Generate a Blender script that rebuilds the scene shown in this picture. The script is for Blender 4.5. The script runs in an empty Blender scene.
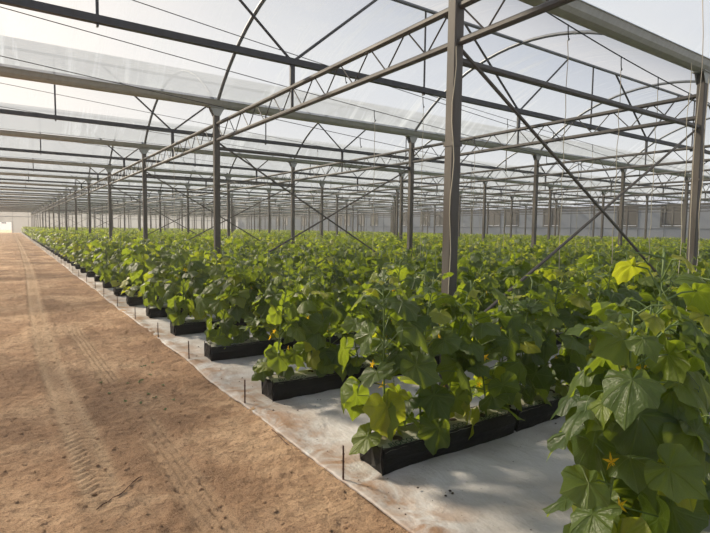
import bpy, math, random
import numpy as np
from mathutils import Vector, Matrix
R = math.radians
PI = math.pi
rnd = random.Random(11)
scn = bpy.context.scene
col = scn.collection

# ------------------------------------------------------------------ measured layout (metres)
CH = 1.6                                   # eye height
FPX, YAW, PITCH, ROLL = 507.44, R(34.186), R(4.22), R(-0.737)
X1, DX = 3.54, 5.196                       # post lines parallel to the path
Y1, DY = 3.57, 6.729                       # gutter rows across the house
NJ, NI = 9, 18                             # post lines x gutter rows
XW, XL, YF = 47.3, -7.3, 122.0            # right wall, left wall, end wall
ZG, ZM, ZR, ZT, ZB = 4.02, 4.06, 5.44, 3.69, 3.36
XE, XB, YB, RS = 1.70, 1.96, 2.52, 1.682   # mat edge, bag ends, first full row, row spacing
BW, BH, BL = 0.29, 0.19, 1.30              # grow bag width, height, length
XP = [X1 - 2 * DX, X1 - DX] + [X1 + DX * j for j in range(NJ)]
YG = [Y1 + DY * i for i in range(-1, NI)]  # YG[0] lies behind the camera

# ------------------------------------------------------------------ materials
def new_mat(name):
    m = bpy.data.materials.new(name); m.use_nodes = True
    nt = m.node_tree
    for n in list(nt.nodes): nt.nodes.remove(n)
    out = nt.nodes.new('ShaderNodeOutputMaterial')
    return m, nt, out
def N(nt, t, **kw):
    n = nt.nodes.new(t)
    for k, v in kw.items():
        if k in n.inputs: n.inputs[k].default_value = v
        else: setattr(n, k, v)
    return n
def ramp(nt, fac, stops):
    r = nt.nodes.new('ShaderNodeValToRGB')
    el = r.color_ramp.elements
    while len(el) < len(stops): el.new(0.5)
    for e, (p, c) in zip(el, stops):
        e.position = p; e.color = (*c, 1) if len(c) == 3 else c
    nt.links.new(fac, r.inputs[0]); return r
def mth(nt, op, a, b=None, c=None):
    m = nt.nodes.new('ShaderNodeMath'); m.operation = op
    for i, v in enumerate((a, b, c)):
        if v is None: continue
        if isinstance(v, (int, float)): m.inputs[i].default_value = v
        else: nt.links.new(v, m.inputs[i])
    return m.outputs[0]
def mixc(nt, fac, a, b, mode='MIX'):
    m = nt.nodes.new('ShaderNodeMix'); m.data_type = 'RGBA'; m.blend_type = mode
    for s, v in ((m.inputs[0], fac), (m.inputs[6], a), (m.inputs[7], b)):
        if isinstance(v, tuple): s.default_value = (*v, 1)
        elif isinstance(v, (int, float)): s.default_value = v
        else: nt.links.new(v, s)
    return m.outputs[2]
def noise(nt, scale, detail=4, rough=.55, vec=None, dist=0):
    n = N(nt, 'ShaderNodeTexNoise'); n.inputs['Scale'].default_value = scale
    n.inputs['Detail'].default_value = detail; n.inputs['Roughness'].default_value = rough
    n.inputs['Distortion'].default_value = dist
    if vec is not None: nt.links.new(vec, n.inputs['Vector'])
    return n.outputs['Fac']
def objco(nt, scale=(1, 1, 1), rot=(0, 0, 0)):
    g = nt.nodes.new('ShaderNodeNewGeometry')
    mp = nt.nodes.new('ShaderNodeMapping'); mp.inputs['Scale'].default_value = scale
    mp.inputs['Rotation'].default_value = rot
    nt.links.new(g.outputs['Position'], mp.inputs[0]); return mp.outputs[0]
def bump(nt, h, strength=.3, dist=.02):
    b = nt.nodes.new('ShaderNodeBump'); b.inputs['Strength'].default_value = strength
    b.inputs['Distance'].default_value = dist
    nt.links.new(h, b.inputs['Height']); return b.outputs[0]
def principled(nt, out, colr, rough=.6, metal=0, normal=None, spec=.5):
    p = nt.nodes.new('ShaderNodeBsdfPrincipled')
    if isinstance(colr, tuple): p.inputs['Base Color'].default_value = (*colr, 1)
    else: nt.links.new(colr, p.inputs['Base Color'])
    p.inputs['Roughness'].default_value = rough; p.inputs['Metallic'].default_value = metal
    p.inputs['Specular IOR Level'].default_value = spec
    if normal is not None: nt.links.new(normal, p.inputs['Normal'])
    nt.links.new(p.outputs[0], out.inputs[0]); return p

def metal_mat(name, base, stain, amount=.5, rough=.5, metal=.35):
    m, nt, out = new_mat(name)
    v = objco(nt, (1, 1, .18))
    f = noise(nt, 14, 5, .65, v); r = ramp(nt, f, [(.35, (0, 0, 0)), (.72, (amount,) * 3)])
    g = noise(nt, 3, 3, .5, objco(nt))
    c = mixc(nt, r.outputs[0], base, stain)
    c2 = mixc(nt, mth(nt, 'MULTIPLY', g, .5), c, tuple(x * .6 for x in base))
    principled(nt, out, c2, rough, metal, bump(nt, f, .15, .005)); return m
def plain_mat(name, c, rough=.6, metal=0, var=.15, scale=8):
    m, nt, out = new_mat(name)
    f = noise(nt, scale, 3, .5, objco(nt))
    cc = mixc(nt, mth(nt, 'MULTIPLY', f, var * 2), c, tuple(x * .5 for x in c))
    principled(nt, out, cc, rough, metal); return m

M = {}
M['post'] = metal_mat('weathered_steel', (.108, .10, .09), (.078, .056, .04), .8, .6, .1)
M['gutter'] = metal_mat('galvanized_gutter', (.42, .435, .41), (.24, .24, .22), .5, .5, .15)
M['beam'] = metal_mat('dark_steel_tube', (.085, .09, .10), (.055, .05, .045), .6, .5, .3)
M['rib'] = metal_mat('galvanized_pipe', (.20, .22, .25), (.12, .12, .12), .6, .45, .35)
M['truss'] = metal_mat('truss_pipe', (.095, .092, .09), (.075, .06, .05), .7, .5, .2)
M['wire'] = plain_mat('dark_wire', (.05, .05, .05), .5, .3)
M['rust'] = metal_mat('rusty_bar', (.10, .045, .028), (.05, .025, .018), .8, .85, 0)
M['twine'] = plain_mat('pale_twine', (.50, .46, .36), .8)
M['soil'] = plain_mat('dark_soil', (.045, .028, .018), .95, 0, .4, 60)
M['stem'] = plain_mat('green_stem', (.13, .20, .05), .55, 0, .3, 30)
M['ink'] = plain_mat('green_ink', (.018, .06, .04), .6)
M['window_dark'] = plain_mat('window_frame_grey', (.09, .085, .08), .6)

def film_mat(name, base_fac, warm=(.93, .93, .93), streak=.22):
    m, nt, out = new_mat(name)
    v = objco(nt, (1, .13, .13), (0, 0, .10))
    s = noise(nt, 4.2, 6, .7, v, .5)
    s2 = noise(nt, .55, 3, .5, objco(nt))
    a = mth(nt, 'MULTIPLY', mth(nt, 'MULTIPLY', ramp(nt, s, [(.50, (0, 0, 0)), (.72, (1, 1, 1))]).outputs[0], ramp(nt, noise(nt, .35, 3, .5, objco(nt)), [(.42, (0, 0, 0)), (.62, (1, 1, 1))]).outputs[0]), streak)
    b = mth(nt, 'MULTIPLY', s2, .16)
    fac = mth(nt, 'ADD', mth(nt, 'ADD', a, b), base_fac - .08)
    tr = N(nt, 'ShaderNodeBsdfTransparent'); tr.inputs[0].default_value = (.97, .975, .98, 1)
    tl = N(nt, 'ShaderNodeBsdfTranslucent'); tl.inputs[0].default_value = (*warm, 1)
    df = N(nt, 'ShaderNodeBsdfDiffuse'); df.inputs[0].default_value = (.38, .40, .43, 1)
    mx = N(nt, 'ShaderNodeMixShader'); mx.inputs[0].default_value = .3
    nt.links.new(tl.outputs[0], mx.inputs[1]); nt.links.new(df.outputs[0], mx.inputs[2])
    m2 = N(nt, 'ShaderNodeMixShader'); nt.links.new(fac, m2.inputs[0])
    nt.links.new(tr.outputs[0], m2.inputs[1]); nt.links.new(mx.outputs[0], m2.inputs[2])
    nt.links.new(m2.outputs[0], out.inputs[0]); return m
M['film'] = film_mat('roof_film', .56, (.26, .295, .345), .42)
M['film_lit'] = film_mat('roof_film_lit', .68, (.36, .385, .42), .24)  # same roof film, paler and denser: extra light on near halves painted in
M['wall_film'] = film_mat('wall_film', .82, (.34, .345, .35), .10)

def leaf_mat():
    m, nt, out = new_mat('cucumber_leaf')
    uv = N(nt, 'ShaderNodeUVMap', uv_map='leaf')
    sp = N(nt, 'ShaderNodeSeparateXYZ'); nt.links.new(uv.outputs[0], sp.inputs[0])
    u = mth(nt, 'SUBTRACT', sp.outputs[0], .5); v = mth(nt, 'SUBTRACT', sp.outputs[1], .5)
    ang = mth(nt, 'ARCTAN2', u, v)
    rad = mth(nt, 'SQRT', mth(nt, 'ADD', mth(nt, 'MULTIPLY', u, u), mth(nt, 'MULTIPLY', v, v)))
    w = mth(nt, 'MULTIPLY', mth(nt, 'ABSOLUTE', mth(nt, 'SINE', mth(nt, 'MULTIPLY', ang, 3.45))), rad)
    vein = ramp(nt, w, [(.0, (1, 1, 1)), (.035, (0, 0, 0))]).outputs[0]
    w2 = mth(nt, 'ABSOLUTE', mth(nt, 'SINE', mth(nt, 'ADD', mth(nt, 'MULTIPLY', rad, 55.), mth(nt, 'MULTIPLY', w, -60.))))
    vein2 = mth(nt, 'MULTIPLY', ramp(nt, w2, [(.0, (1, 1, 1)), (.22, (0, 0, 0))]).outputs[0], .3)
    vv = mth(nt, 'MAXIMUM', vein, vein2)
    at = N(nt, 'ShaderNodeAttribute', attribute_name='tint')
    oi = N(nt, 'ShaderNodeObjectInfo')
    t = mth(nt, 'ADD', at.outputs['Fac'], mth(nt, 'MULTIPLY', mth(nt, 'SUBTRACT', oi.outputs['Random'], .5), .25))
    base = ramp(nt, t, [(.0, (.045, .082, .026)), (.45, (.082, .132, .030)), (.8, (.19, .245, .035)), (1., (.38, .38, .045))]).outputs[0]
    n = noise(nt, 35, 3, .6, objco(nt))
    base = mixc(nt, mth(nt, 'MULTIPLY', n, .35), base, (.03, .07, .02))
    colr = mixc(nt, mth(nt, 'MULTIPLY', vv, .33), base, (.22, .30, .12))
    p = N(nt, 'ShaderNodeBsdfPrincipled'); nt.links.new(colr, p.inputs['Base Color'])
    p.inputs['Roughness'].default_value = .42; p.inputs['Specular IOR Level'].default_value = .6
    h = mth(nt, 'SUBTRACT', mth(nt, 'MULTIPLY', noise(nt, 60, 3, .55, objco(nt)), .9), vv)
    bn = bump(nt, h, .9, .007); nt.links.new(bn, p.inputs['Normal'])
    tl = N(nt, 'ShaderNodeBsdfTranslucent')
    tc = mixc(nt, .45, mixc(nt, 1., colr, (2.3, 2.4, .9), 'MULTIPLY'), (.42, .47, .02))
    nt.links.new(tc, tl.inputs[0])
    mx = N(nt, 'ShaderNodeMixShader'); mx.inputs[0].default_value = .5
    nt.links.new(p.outputs[0], mx.inputs[1]); nt.links.new(tl.outputs[0], mx.inputs[2])
    nt.links.new(mx.outputs[0], out.inputs[0]); return m
M['leaf'] = leaf_mat()
def petal_mat():
    m, nt, out = new_mat('yellow_petal')
    d = N(nt, 'ShaderNodeBsdfDiffuse'); d.inputs[0].default_value = (.90, .60, .04, 1)
    tl = N(nt, 'ShaderNodeBsdfTranslucent'); tl.inputs[0].default_value = (.95, .62, .03, 1)
    mx = N(nt, 'ShaderNodeMixShader'); mx.inputs[0].default_value = .4
    nt.links.new(d.outputs[0], mx.inputs[1]); nt.links.new(tl.outputs[0], mx.inputs[2])
    nt.links.new(mx.outputs[0], out.inputs[0]); return m
M['petal'] = petal_mat()

def black_plastic():
    m, nt, out = new_mat('black_plastic_liner')
    f = noise(nt, 9, 5, .6, objco(nt, (1, 1, 2.5))); g = noise(nt, 3, 4, .6, objco(nt))
    c = mixc(nt, mth(nt, 'MULTIPLY', ramp(nt, g, [(.45, (0, 0, 0)), (.8, (1, 1, 1))]).outputs[0], .35), (.006, .0065, .007), (.045, .04, .033))
    principled(nt, out, c, .42, 0, bump(nt, f, .5, .02), .22); return m
M['black'] = black_plastic()
def sheet_mat():
    m, nt, out = new_mat('pale_grow_bag_sheet')
    f = noise(nt, 22, 5, .6, objco(nt)); g = noise(nt, 5, 4, .6, objco(nt))
    c = mixc(nt, ramp(nt, g, [(.4, (0, 0, 0)), (.75, (1, 1, 1))]).outputs[0], (.36, .37, .31), (.21, .185, .13))
    principled(nt, out, c, .45, 0, bump(nt, f, .6, .02)); return m
M['sheet'] = sheet_mat()
def mat_mat():
    m, nt, out = new_mat('white_ground_sheet')
    v = objco(nt)
    big = noise(nt, 1.3, 5, .6, v, .6); fine = noise(nt, 26, 5, .65, v); wr = noise(nt, 5, 4, .6, objco(nt, (1, .45, 1), (0, 0, .5)), .25)
    c = mixc(nt, ramp(nt, big, [(.42, (0, 0, 0)), (.75, (1, 1, 1))]).outputs[0], (.50, .49, .48), (.29, .265, .24))
    spots = ramp(nt, noise(nt, 34, 4, .7, v), [(.62, (0, 0, 0)), (.72, (1, 1, 1))]).outputs[0]
    # soil carried onto the sheet, heaviest along the path edge and at the bag ends
    sx = N(nt, 'ShaderNodeSeparateXYZ'); nt.links.new(v, sx.inputs[0])
    near = mth(nt, 'SUBTRACT', 1.0, mth(nt, 'MULTIPLY', mth(nt, 'ABSOLUTE', mth(nt, 'SUBTRACT', sx.outputs[0], 1.80)), 2.6))
    dirt = mth(nt, 'MULTIPLY', mth(nt, 'MAXIMUM', near, 0.0), ramp(nt, noise(nt, 3.4, 5, .65, v, .8), [(.39, (0, 0, 0)), (.60, (1, 1, 1))]).outputs[0])
    c = mixc(nt, mth(nt, 'MULTIPLY', dirt, .95), c, (.27, .155, .085))
    c = mixc(nt, mth(nt, 'MULTIPLY', spots, .5), c, (.16, .10, .06))
    h = mth(nt, 'ADD', mth(nt, 'MULTIPLY', fine, .25), wr)
    principled(nt, out, c, .62, 0, bump(nt, h, .6, .045)); return m
M['mat'] = mat_mat()
def dirt_mat():
    m, nt, out = new_mat('sandy_dirt')
    v = objco(nt)
    a = noise(nt, .9, 6, .6, v, .5); b = noise(nt, 8, 7, .75, objco(nt, (.8, 1.25, 1)), .6); c_ = noise(nt, 36, 6, .75, v)
    c = ramp(nt, a, [(.34, (.25, .145, .085)), (.48, (.44, .268, .158)), (.62, (.66, .45, .285))]).outputs[0]
    c = mixc(nt, mth(nt, 'MULTIPLY', ramp(nt, b, [(.50, (0, 0, 0)), (.58, (1, 1, 1))]).outputs[0], .55), c, (.22, .125, .070))
    at = N(nt, 'ShaderNodeAttribute', attribute_name='track')
    c = mixc(nt, mth(nt, 'MULTIPLY', at.outputs['Fac'], .7), c, (.68, .50, .33))
    c = mixc(nt, mth(nt, 'MULTIPLY', ramp(nt, c_, [(.55, (0, 0, 0)), (.61, (1, 1, 1))]).outputs[0], .6), c, (.15, .09, .055))
    moss = mth(nt, 'MULTIPLY', ramp(nt, noise(nt, 1.8, 3, .5, v), [(.60, (0, 0, 0)), (.70, (1, 1, 1))]).outputs[0], ramp(nt, noise(nt, 22, 4, .7, v), [(.52, (0, 0, 0)), (.60, (1, 1, 1))]).outputs[0])
    c = mixc(nt, mth(nt, 'MULTIPLY', moss, .45), c, (.10, .095, .045))
    f2 = noise(nt, 130, 4, .7, v)
    c = mixc(nt, ramp(nt, f2, [(.46, (0, 0, 0)), (.66, (.55, .55, .55))]).outputs[0], c, (.66, .47, .31))
    c = mixc(nt, ramp(nt, f2, [(.34, (.6, .6, .6)), (.46, (0, 0, 0))]).outputs[0], c, (.12, .07, .04))
    h = mth(nt, 'ADD', mth(nt, 'ADD', mth(nt, 'MULTIPLY', c_, .6), b), mth(nt, 'MULTIPLY', f2, .25))
    principled(nt, out, c, .92, 0, bump(nt, h, 1., .05), .2); return m
M['dirt'] = dirt_mat()

# ------------------------------------------------------------------ mesh helpers
class MB:
    def __init__(s): s.v, s.f = [], []
    def add(s, vs, fs):
        o = len(s.v); s.v += [tuple(x) for x in vs]; s.f += [tuple(i + o for i in f) for f in fs]
    def box(s, a, b):
        x0, y0, z0 = a; x1, y1, z1 = b
        s.add([(x0, y0, z0), (x1, y0, z0), (x1, y1, z0), (x0, y1, z0), (x0, y0, z1), (x1, y0, z1), (x1, y1, z1), (x0, y1, z1)],
              [(3, 2, 1, 0), (4, 5, 6, 7), (0, 1, 5, 4), (1, 2, 6, 5), (2, 3, 7, 6), (3, 0, 4, 7)])
    def tube(s, pts, r, n=8, caps=True):
        pts = [Vector(p) for p in pts]; m = len(pts)
        rs = r if isinstance(r, (list, tuple)) else [r] * m
        vs, fs = [], []; ref = None
        for i, p in enumerate(pts):
            t = (pts[min(i + 1, m - 1)] - pts[max(i - 1, 0)]).normalized()
            if ref is None: ref = Vector((0, 0, 1)) if abs(t.z) < .9 else Vector((1, 0, 0))
            a = t.cross(ref).normalized(); b = t.cross(a).normalized(); ref = a.cross(t) if False else ref
            for k in range(n):
                an = 2 * PI * k / n + PI / n
                vs.append(p + a * math.cos(an) * rs[i] + b * math.sin(an) * rs[i])
        for i in range(m - 1):
            for k in range(n):
                fs.append((i * n + k, i * n + (k + 1) % n, (i + 1) * n + (k + 1) % n, (i + 1) * n + k))
        if caps: fs += [tuple(range(n))[::-1], tuple(range((m - 1) * n, m * n))]
        s.add(vs, fs)
    def extrude_x(s, prof, x0, x1, closed=True):      # prof: list of (y,z)
        n = len(prof)
        vs = [(x0, y, z) for y, z in prof] + [(x1, y, z) for y, z in prof]
        fs = [(k, (k + 1) % n, n + (k + 1) % n, n + k) for k in range(n if closed else n - 1)]
        if closed: fs += [tuple(range(n))[::-1], tuple(range(n, 2 * n))]
        s.add(vs, fs)
    def mesh(s, name, mat, smooth=False):
        me = bpy.data.meshes.new(name); me.from_pydata(s.v, [], s.f); me.update()
        me.materials.append(mat)
        if smooth: me.polygons.foreach_set('use_smooth', [True] * len(me.polygons))
        return me
def obj(name, me, parent=None, loc=None):
    o = bpy.data.objects.new(name, me); col.objects.link(o)
    if parent is not None: o.parent = parent
    if loc is not None: o.location = loc
    return o
def tag(o, label=None, cat=None, group=None, kind=None):
    if label: o['label'] = label
    if cat: o['category'] = cat
    if group: o['group'] = group
    if kind: o['kind'] = kind
    return o
def copy_tree(o, loc=None, rz=None, sc=None):
    c = o.copy(); col.objects.link(c)
    for ch in o.children:
        d = ch.copy(); col.objects.link(d); d.parent = c
    if loc is not None: c.location = loc
    if rz is not None: c.rotation_euler = (0, 0, rz)
    if sc is not None: c.scale = (sc,) * 3 if not isinstance(sc, tuple) else sc
    return c
def empty(name, loc=(0, 0, 0)):
    o = bpy.data.objects.new(name, None); col.objects.link(o); o.location = loc; o.empty_display_size = .1; return o
ORD = ['first', 'second', 'third', 'fourth', 'fifth', 'sixth', 'seventh', 'eighth', 'ninth', 'tenth', 'eleventh', 'twelfth',
       'thirteenth', 'fourteenth', 'fifteenth', 'sixteenth', 'seventeenth', 'eighteenth']

# ------------------------------------------------------------------ value noise for real ground relief
def vnoise(x, y, seed=0):
    xi, yi = np.floor(x).astype(int), np.floor(y).astype(int); fx, fy = x - xi, y - yi
    fx, fy = fx * fx * (3 - 2 * fx), fy * fy * (3 - 2 * fy)
    def h(a, b):
        n = (a * 374761393 + b * 668265263 + seed * 974711) & 0x7fffffff
        n = ((n ^ (n >> 13)) * 1274126177) & 0x7fffffff
        return ((n ^ (n >> 16)) & 0xffff) / 65535.
    return (h(xi, yi) * (1 - fx) + h(xi + 1, yi) * fx) * (1 - fy) + (h(xi, yi + 1) * (1 - fx) + h(xi + 1, yi + 1) * fx) * fy - .5
def grid_mesh(name, xs, ys, zfun, mat, attr=None):
    X, Y = np.meshgrid(xs, ys); Z = zfun(X, Y)
    nx, ny = len(xs), len(ys)
    me = bpy.data.meshes.new(name)
    co = np.stack([X.ravel(), Y.ravel(), Z.ravel()], 1).astype(np.float32)
    i = np.arange((ny - 1) * (nx - 1)); r, c = i // (nx - 1), i % (nx - 1); b = r * nx + c
    f = np.stack([b, b + 1, b + nx + 1, b + nx], 1).astype(np.int32)
    fill_mesh(me, co, f)
    if attr:
        a = me.attributes.new(attr[0], 'FLOAT', 'POINT'); a.data.foreach_set('value', attr[1](X, Y).ravel().astype(np.float32))
    me.materials.append(mat); return me
def fill_mesh(me, co, f, smooth=True):
    k = f.shape[1]
    me.vertices.add(len(co)); me.vertices.foreach_set('co', co.ravel())
    me.loops.add(f.size); me.loops.foreach_set('vertex_index', f.ravel())
    me.polygons.add(len(f)); me.polygons.foreach_set('loop_start', (np.arange(len(f)) * k).astype(np.int32))
    me.polygons.foreach_set('loop_total', np.full(len(f), k, np.int32))
    me.update(calc_edges=True)
    if smooth: me.polygons.foreach_set('use_smooth', np.ones(len(f), bool))

# ------------------------------------------------------------------ ground
def track_parts(X, Y):
    t1 = np.abs(X - np.interp(Y, [3, 4.5, 6, 7.5, 12.7, 21, 40], [.42, .40, .35, .33, .38, .52, .6]))
    t2 = np.abs(X - (.84 + .05 * np.sin(Y * .55)))
    t3 = np.abs(X - (-.62 + .06 * np.sin(Y * .35)))
    return t1, t2, t3
def fades(X, Y):
    wob = vnoise(X * 5, Y * 4, 9)
    f1 = np.clip((Y - 3.25 + wob) / .5, 0, 1) * np.clip(vnoise(X * .6, Y * .6, 12) + 1.1, 0, 1)
    f2 = np.clip((Y - 2.3 + wob) / .3, 0, 1) * np.clip((4.6 - Y + wob) / .5, 0, 1) + np.clip((Y - 5.6 + wob) / .4, 0, 1) * np.clip((9.5 - Y + wob) / 1., 0, 1)
    return f1, f2
def dirt_z(X, Y):
    z = .030 * vnoise(X * 1.1, Y * .8, 1) + .026 * vnoise(X * 4, Y * 3, 2) + .020 * vnoise(X * 11, Y * 9, 3) + .014 * vnoise(X * 26, Y * 19, 4) + .008 * vnoise(X * 50, Y * 44, 6)
    t1, t2, t3 = track_parts(X, Y)
    fade, fade2 = fades(X, Y)
    # chevron tread lugs pressed by the first tyre, plain ribs by the others
    m1 = np.clip((.125 - t1) / .03, 0, 1); lug = (np.sin((Y + t1 * .7) * 2 * PI / .078) > -.1)
    m2 = np.clip((.13 - t2) / .03, 0, 1); rib = np.cos(t2 * 2 * PI / .052)
    m3 = np.clip((.12 - t3) / .03, 0, 1)
    e = lambda t, c: np.exp(-((t - c) / .035) ** 2)
    z = z * (1 - .7 * m1 * fade) + m1 * fade * (-.014 + .012 * lug * np.clip(.8 + 2 * vnoise(X * 3, Y * 2, 41), 0, 1)) + .010 * e(t1, .16)
    z = z + m2 * fade2 * (-.012 + .009 * rib) + .006 * e(t2, .17) * fade2 + m3 * (-.010 + .006 * lug)
    z = z + np.where(X > XE - .25, (X - XE + .25) * .03, 0)
    z = z - .012
    return z + (-.05 - z) * np.clip((X - XE - .06) / .10, 0, 1)
def dirt_t(X, Y):
    t1, t2, t3 = track_parts(X, Y)
    fade, fade2 = fades(X, Y)
    return np.clip((.14 - t1) / .05, 0, 1) * fade * (.55 + .45 * np.clip((t1 - .03) / .05, 0, 1)) + np.clip((.13 - t2) / .05, 0, 1) * .5 * fade2 + np.clip((.12 - t3) / .05, 0, 1) * .4
ys = np.concatenate([np.arange(-1.5, 2.0, .06), np.arange(2.0, 9, .0145), np.arange(9, 22, .045), np.arange(22, YF + .2, .5)])
xs = np.concatenate([np.arange(XL - .4, -3, .3), np.arange(-3, -.9, .07), np.arange(-.9, 2.0, .0165), np.arange(2.0, 2.4, .1)])
o = obj('floor', grid_mesh('floor', xs, ys, dirt_z, M['dirt'], ('track', dirt_t)))
tag(o, 'sandy brown dirt path with tyre tracks', kind='structure')
# soil below the sheet, so the ground goes on under the crop, and the yard seen through the door
b = MB(); b.box((2.35, -4, -.25), (XW, YF, -.03)); b.box((-14, YF, -.25), (12, YF + 60, -.02)); b.box((XL - .35, -4, -.25), (2.35, -1.5, -.02))
tag(obj('floor', b.mesh('floor', M['dirt'])), 'dark soil below the white ground sheet', kind='structure')
# clods and stones lying on the path
cm, cp = [], []
for k in range(5):
    b = MB(); r0 = random.Random(k)
    n = 7
    vs = [(0, 0, .6), (0, 0, -.3)]; fs = []
    for q in range(2):
        for i in range(n):
            a = 2 * PI * i / n; rr = (.8 + .4 * r0.random()) * (1 if q == 0 else .75)
            vs.append((rr * math.cos(a), rr * .8 * math.sin(a), (.25 if q else -.05) + .15 * r0.random()))
    for i in range(n):
        j = (i + 1) % n
        fs += [(1, 2 + j, 2 + i), (2 + i, 2 + j, 2 + n + j, 2 + n + i), (2 + n + i, 2 + n + j, 0)]
    b.add(vs, fs); cm.append((np.array(b.v), b.f))
b = MB(); rr_ = random.Random(5)
for k in range(5200):
    y = 2.0 + 12 * rr_.random() ** 1.6; x = rr_.uniform(-1.2, 1.66)
    s = .003 + .016 * rr_.random() ** 5; v, f = cm[k % 5]; a = rr_.uniform(0, 6.28)
    ca, sa = math.cos(a), math.sin(a); zz = float(dirt_z(np.array([x]), np.array([y]))[0])
    b.add([(x + s * (p[0] * ca - p[1] * sa), y + s * (p[0] * sa + p[1] * ca), zz + s * p[2]) for p in v], f)
tag(obj('soil_crumbs', b.mesh('soil_crumbs', M['dirt'])), 'loose crumbs of dry soil scattered over the dirt path', 'soil', kind='stuff')

# small weeds, and dry sticks lying by the path
for k in range(16):
    r1 = random.Random(900 + k); x, y = (r1.uniform(.72, 1.25), r1.uniform(4.5, 5.7)) if k < 12 else (r1.uniform(1.2, 1.5), r1.uniform(5.2, 6.4))
    b = MB()
    for q in range(9):
        a, l_ = r1.uniform(0, 6.28), r1.uniform(.012, .034); c_, s_ = math.cos(a), math.sin(a); zt = r1.uniform(.004, .016); w_ = l_ * .3
        b.add([(0, 0, 0), (c_ * l_ * .5 - s_ * w_, s_ * l_ * .5 + c_ * w_, zt), (c_ * l_, s_ * l_, zt * .7), (c_ * l_ * .5 + s_ * w_, s_ * l_ * .5 - c_ * w_, zt)], [(0, 1, 2, 3)])
    z = float(dirt_z(np.array([x]), np.array([y]))[0])
    tag(obj('small_weed', b.mesh('small_weed', M['stem']), None, (x, y, z + .002)), 'tiny green weed sprouting in the dirt beside the ribbed tyre mark', 'weed', 'tiny weeds in the dirt path')
for (xa, ya), (xb, yb), lab in (((.36, 3.12), (.66, 3.36), 'thin dry stick lying across the tyre tracks near the bottom of the path'),
                                ((1.655, 3.28), (1.675, 3.62), 'dark stick lying along the white sheet edge between two stakes')):
    b = MB(); n = 9; pts = []
    for q in range(n + 1):
        t = q / n; x = xa + (xb - xa) * t; y = ya + (yb - ya) * t + .012 * math.sin(t * 9)
        pts.append((x, y, float(dirt_z(np.array([x]), np.array([y]))[0]) + .008))
    b.tube(pts, [.0028 + .0012 * math.sin(q * 1.9) for q in range(n + 1)], 6)
    tag(obj('dry_stick', b.mesh('dry_stick', M['rust'])), lab, 'stick')

# ground sheet with a wavy edge
def edge(Y): return XE + .012 * np.sin(Y * .9 + .4) + .04 * vnoise(Y * 1.7, Y * 0 + .5, 21) + .015 * vnoise(Y * 9, Y * 0 + .5, 22)
def sheet_mesh(name, u, ys):
    U, Yg = np.meshgrid(u, ys); E0 = edge(Yg)
    X = np.where(U < 1.2, E0 + U * (1 - (E0 - XE) / 1.2), XE + U)
    fade = np.clip(U / .08, 0.15, 1)
    Z = .006 + .030 * (vnoise(X * 1.7, Yg * 2.2, 31) + .5) * fade + .014 * vnoise(X * 6 + Yg * 2, Yg * 5, 32) * fade + .006 * vnoise(X * 16, Yg * 19, 33) - .018 * np.clip((U - .02) / .15, 0, 1)
    Z = np.where(U > .0, Z, Z - .012)
    me = bpy.data.meshes.new(name); nx, ny = len(u), len(ys)
    co = np.stack([X.ravel(), Yg.ravel(), Z.ravel()], 1).astype(np.float32)
    i = np.arange((ny - 1) * (nx - 1)); r, c = i // (nx - 1), i % (nx - 1); b_ = r * nx + c
    fill_mesh(me, co, np.stack([b_, b_ + 1, b_ + nx + 1, b_ + nx], 1).astype(np.int32)); me.materials.append(M['mat']); return me
u = np.concatenate([[0, .006], np.arange(.02, 2.2, .022), np.arange(2.2, 8, .15), np.linspace(8, XW - XE - .05, 20)])
ysm = np.concatenate([np.arange(-1.5, 6, .03), np.arange(6, 16, .08), np.arange(16, YF - 1, .5)])
o = obj('ground_sheet', sheet_mesh('ground_sheet', u, ysm))
md = o.modifiers.new('thick', 'SOLIDIFY'); md.thickness = .004; md.offset = -1
tag(o, 'white woven weed sheet spread under all the grow bags', 'ground sheet')

# rusty stakes along the edge of the sheet
b = MB(); b.tube([(0, 0, -.1), (0, 0, .17), (.002, .001, .236)], [.0065, .0065, .006], 6)
for k in range(4): b.tube([(0, 0, .03 + k * .05), (0, 0, .036 + k * .05)], .0085, 6)
stake = b.mesh('edge_stake', M['rust'])
sy = [2.62, 4.28, 6.11, 7.55, 9.22]
while len(sy) < 38: sy.append(sy[-1] + RS)
for k, y in enumerate(sy):
    e = float(edge(np.array([y]))[0])
    s = obj('edge_stake', stake, None, (e + .012 + .01 * (k % 3), y, -.01)); s.rotation_euler = (rnd.uniform(-.05, .05), rnd.uniform(-.05, .05), rnd.random())
    lab = {0: 'thin rusty stake at the sheet edge, in front of the nearest whole grow bag',
           1: 'thin rusty stake at the sheet edge, second nearest the camera',
           2: 'thin rusty stake at the sheet edge, third nearest the camera',
           3: 'thin rusty stake at the sheet edge, fourth nearest the camera', 4: 'small rusty stake at the sheet edge, fifth nearest the camera'}.get(k, 'small rusty stake farther along the edge of the white sheet')
    tag(s, lab, 'stake', 'rusty stakes along the white sheet')

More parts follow.
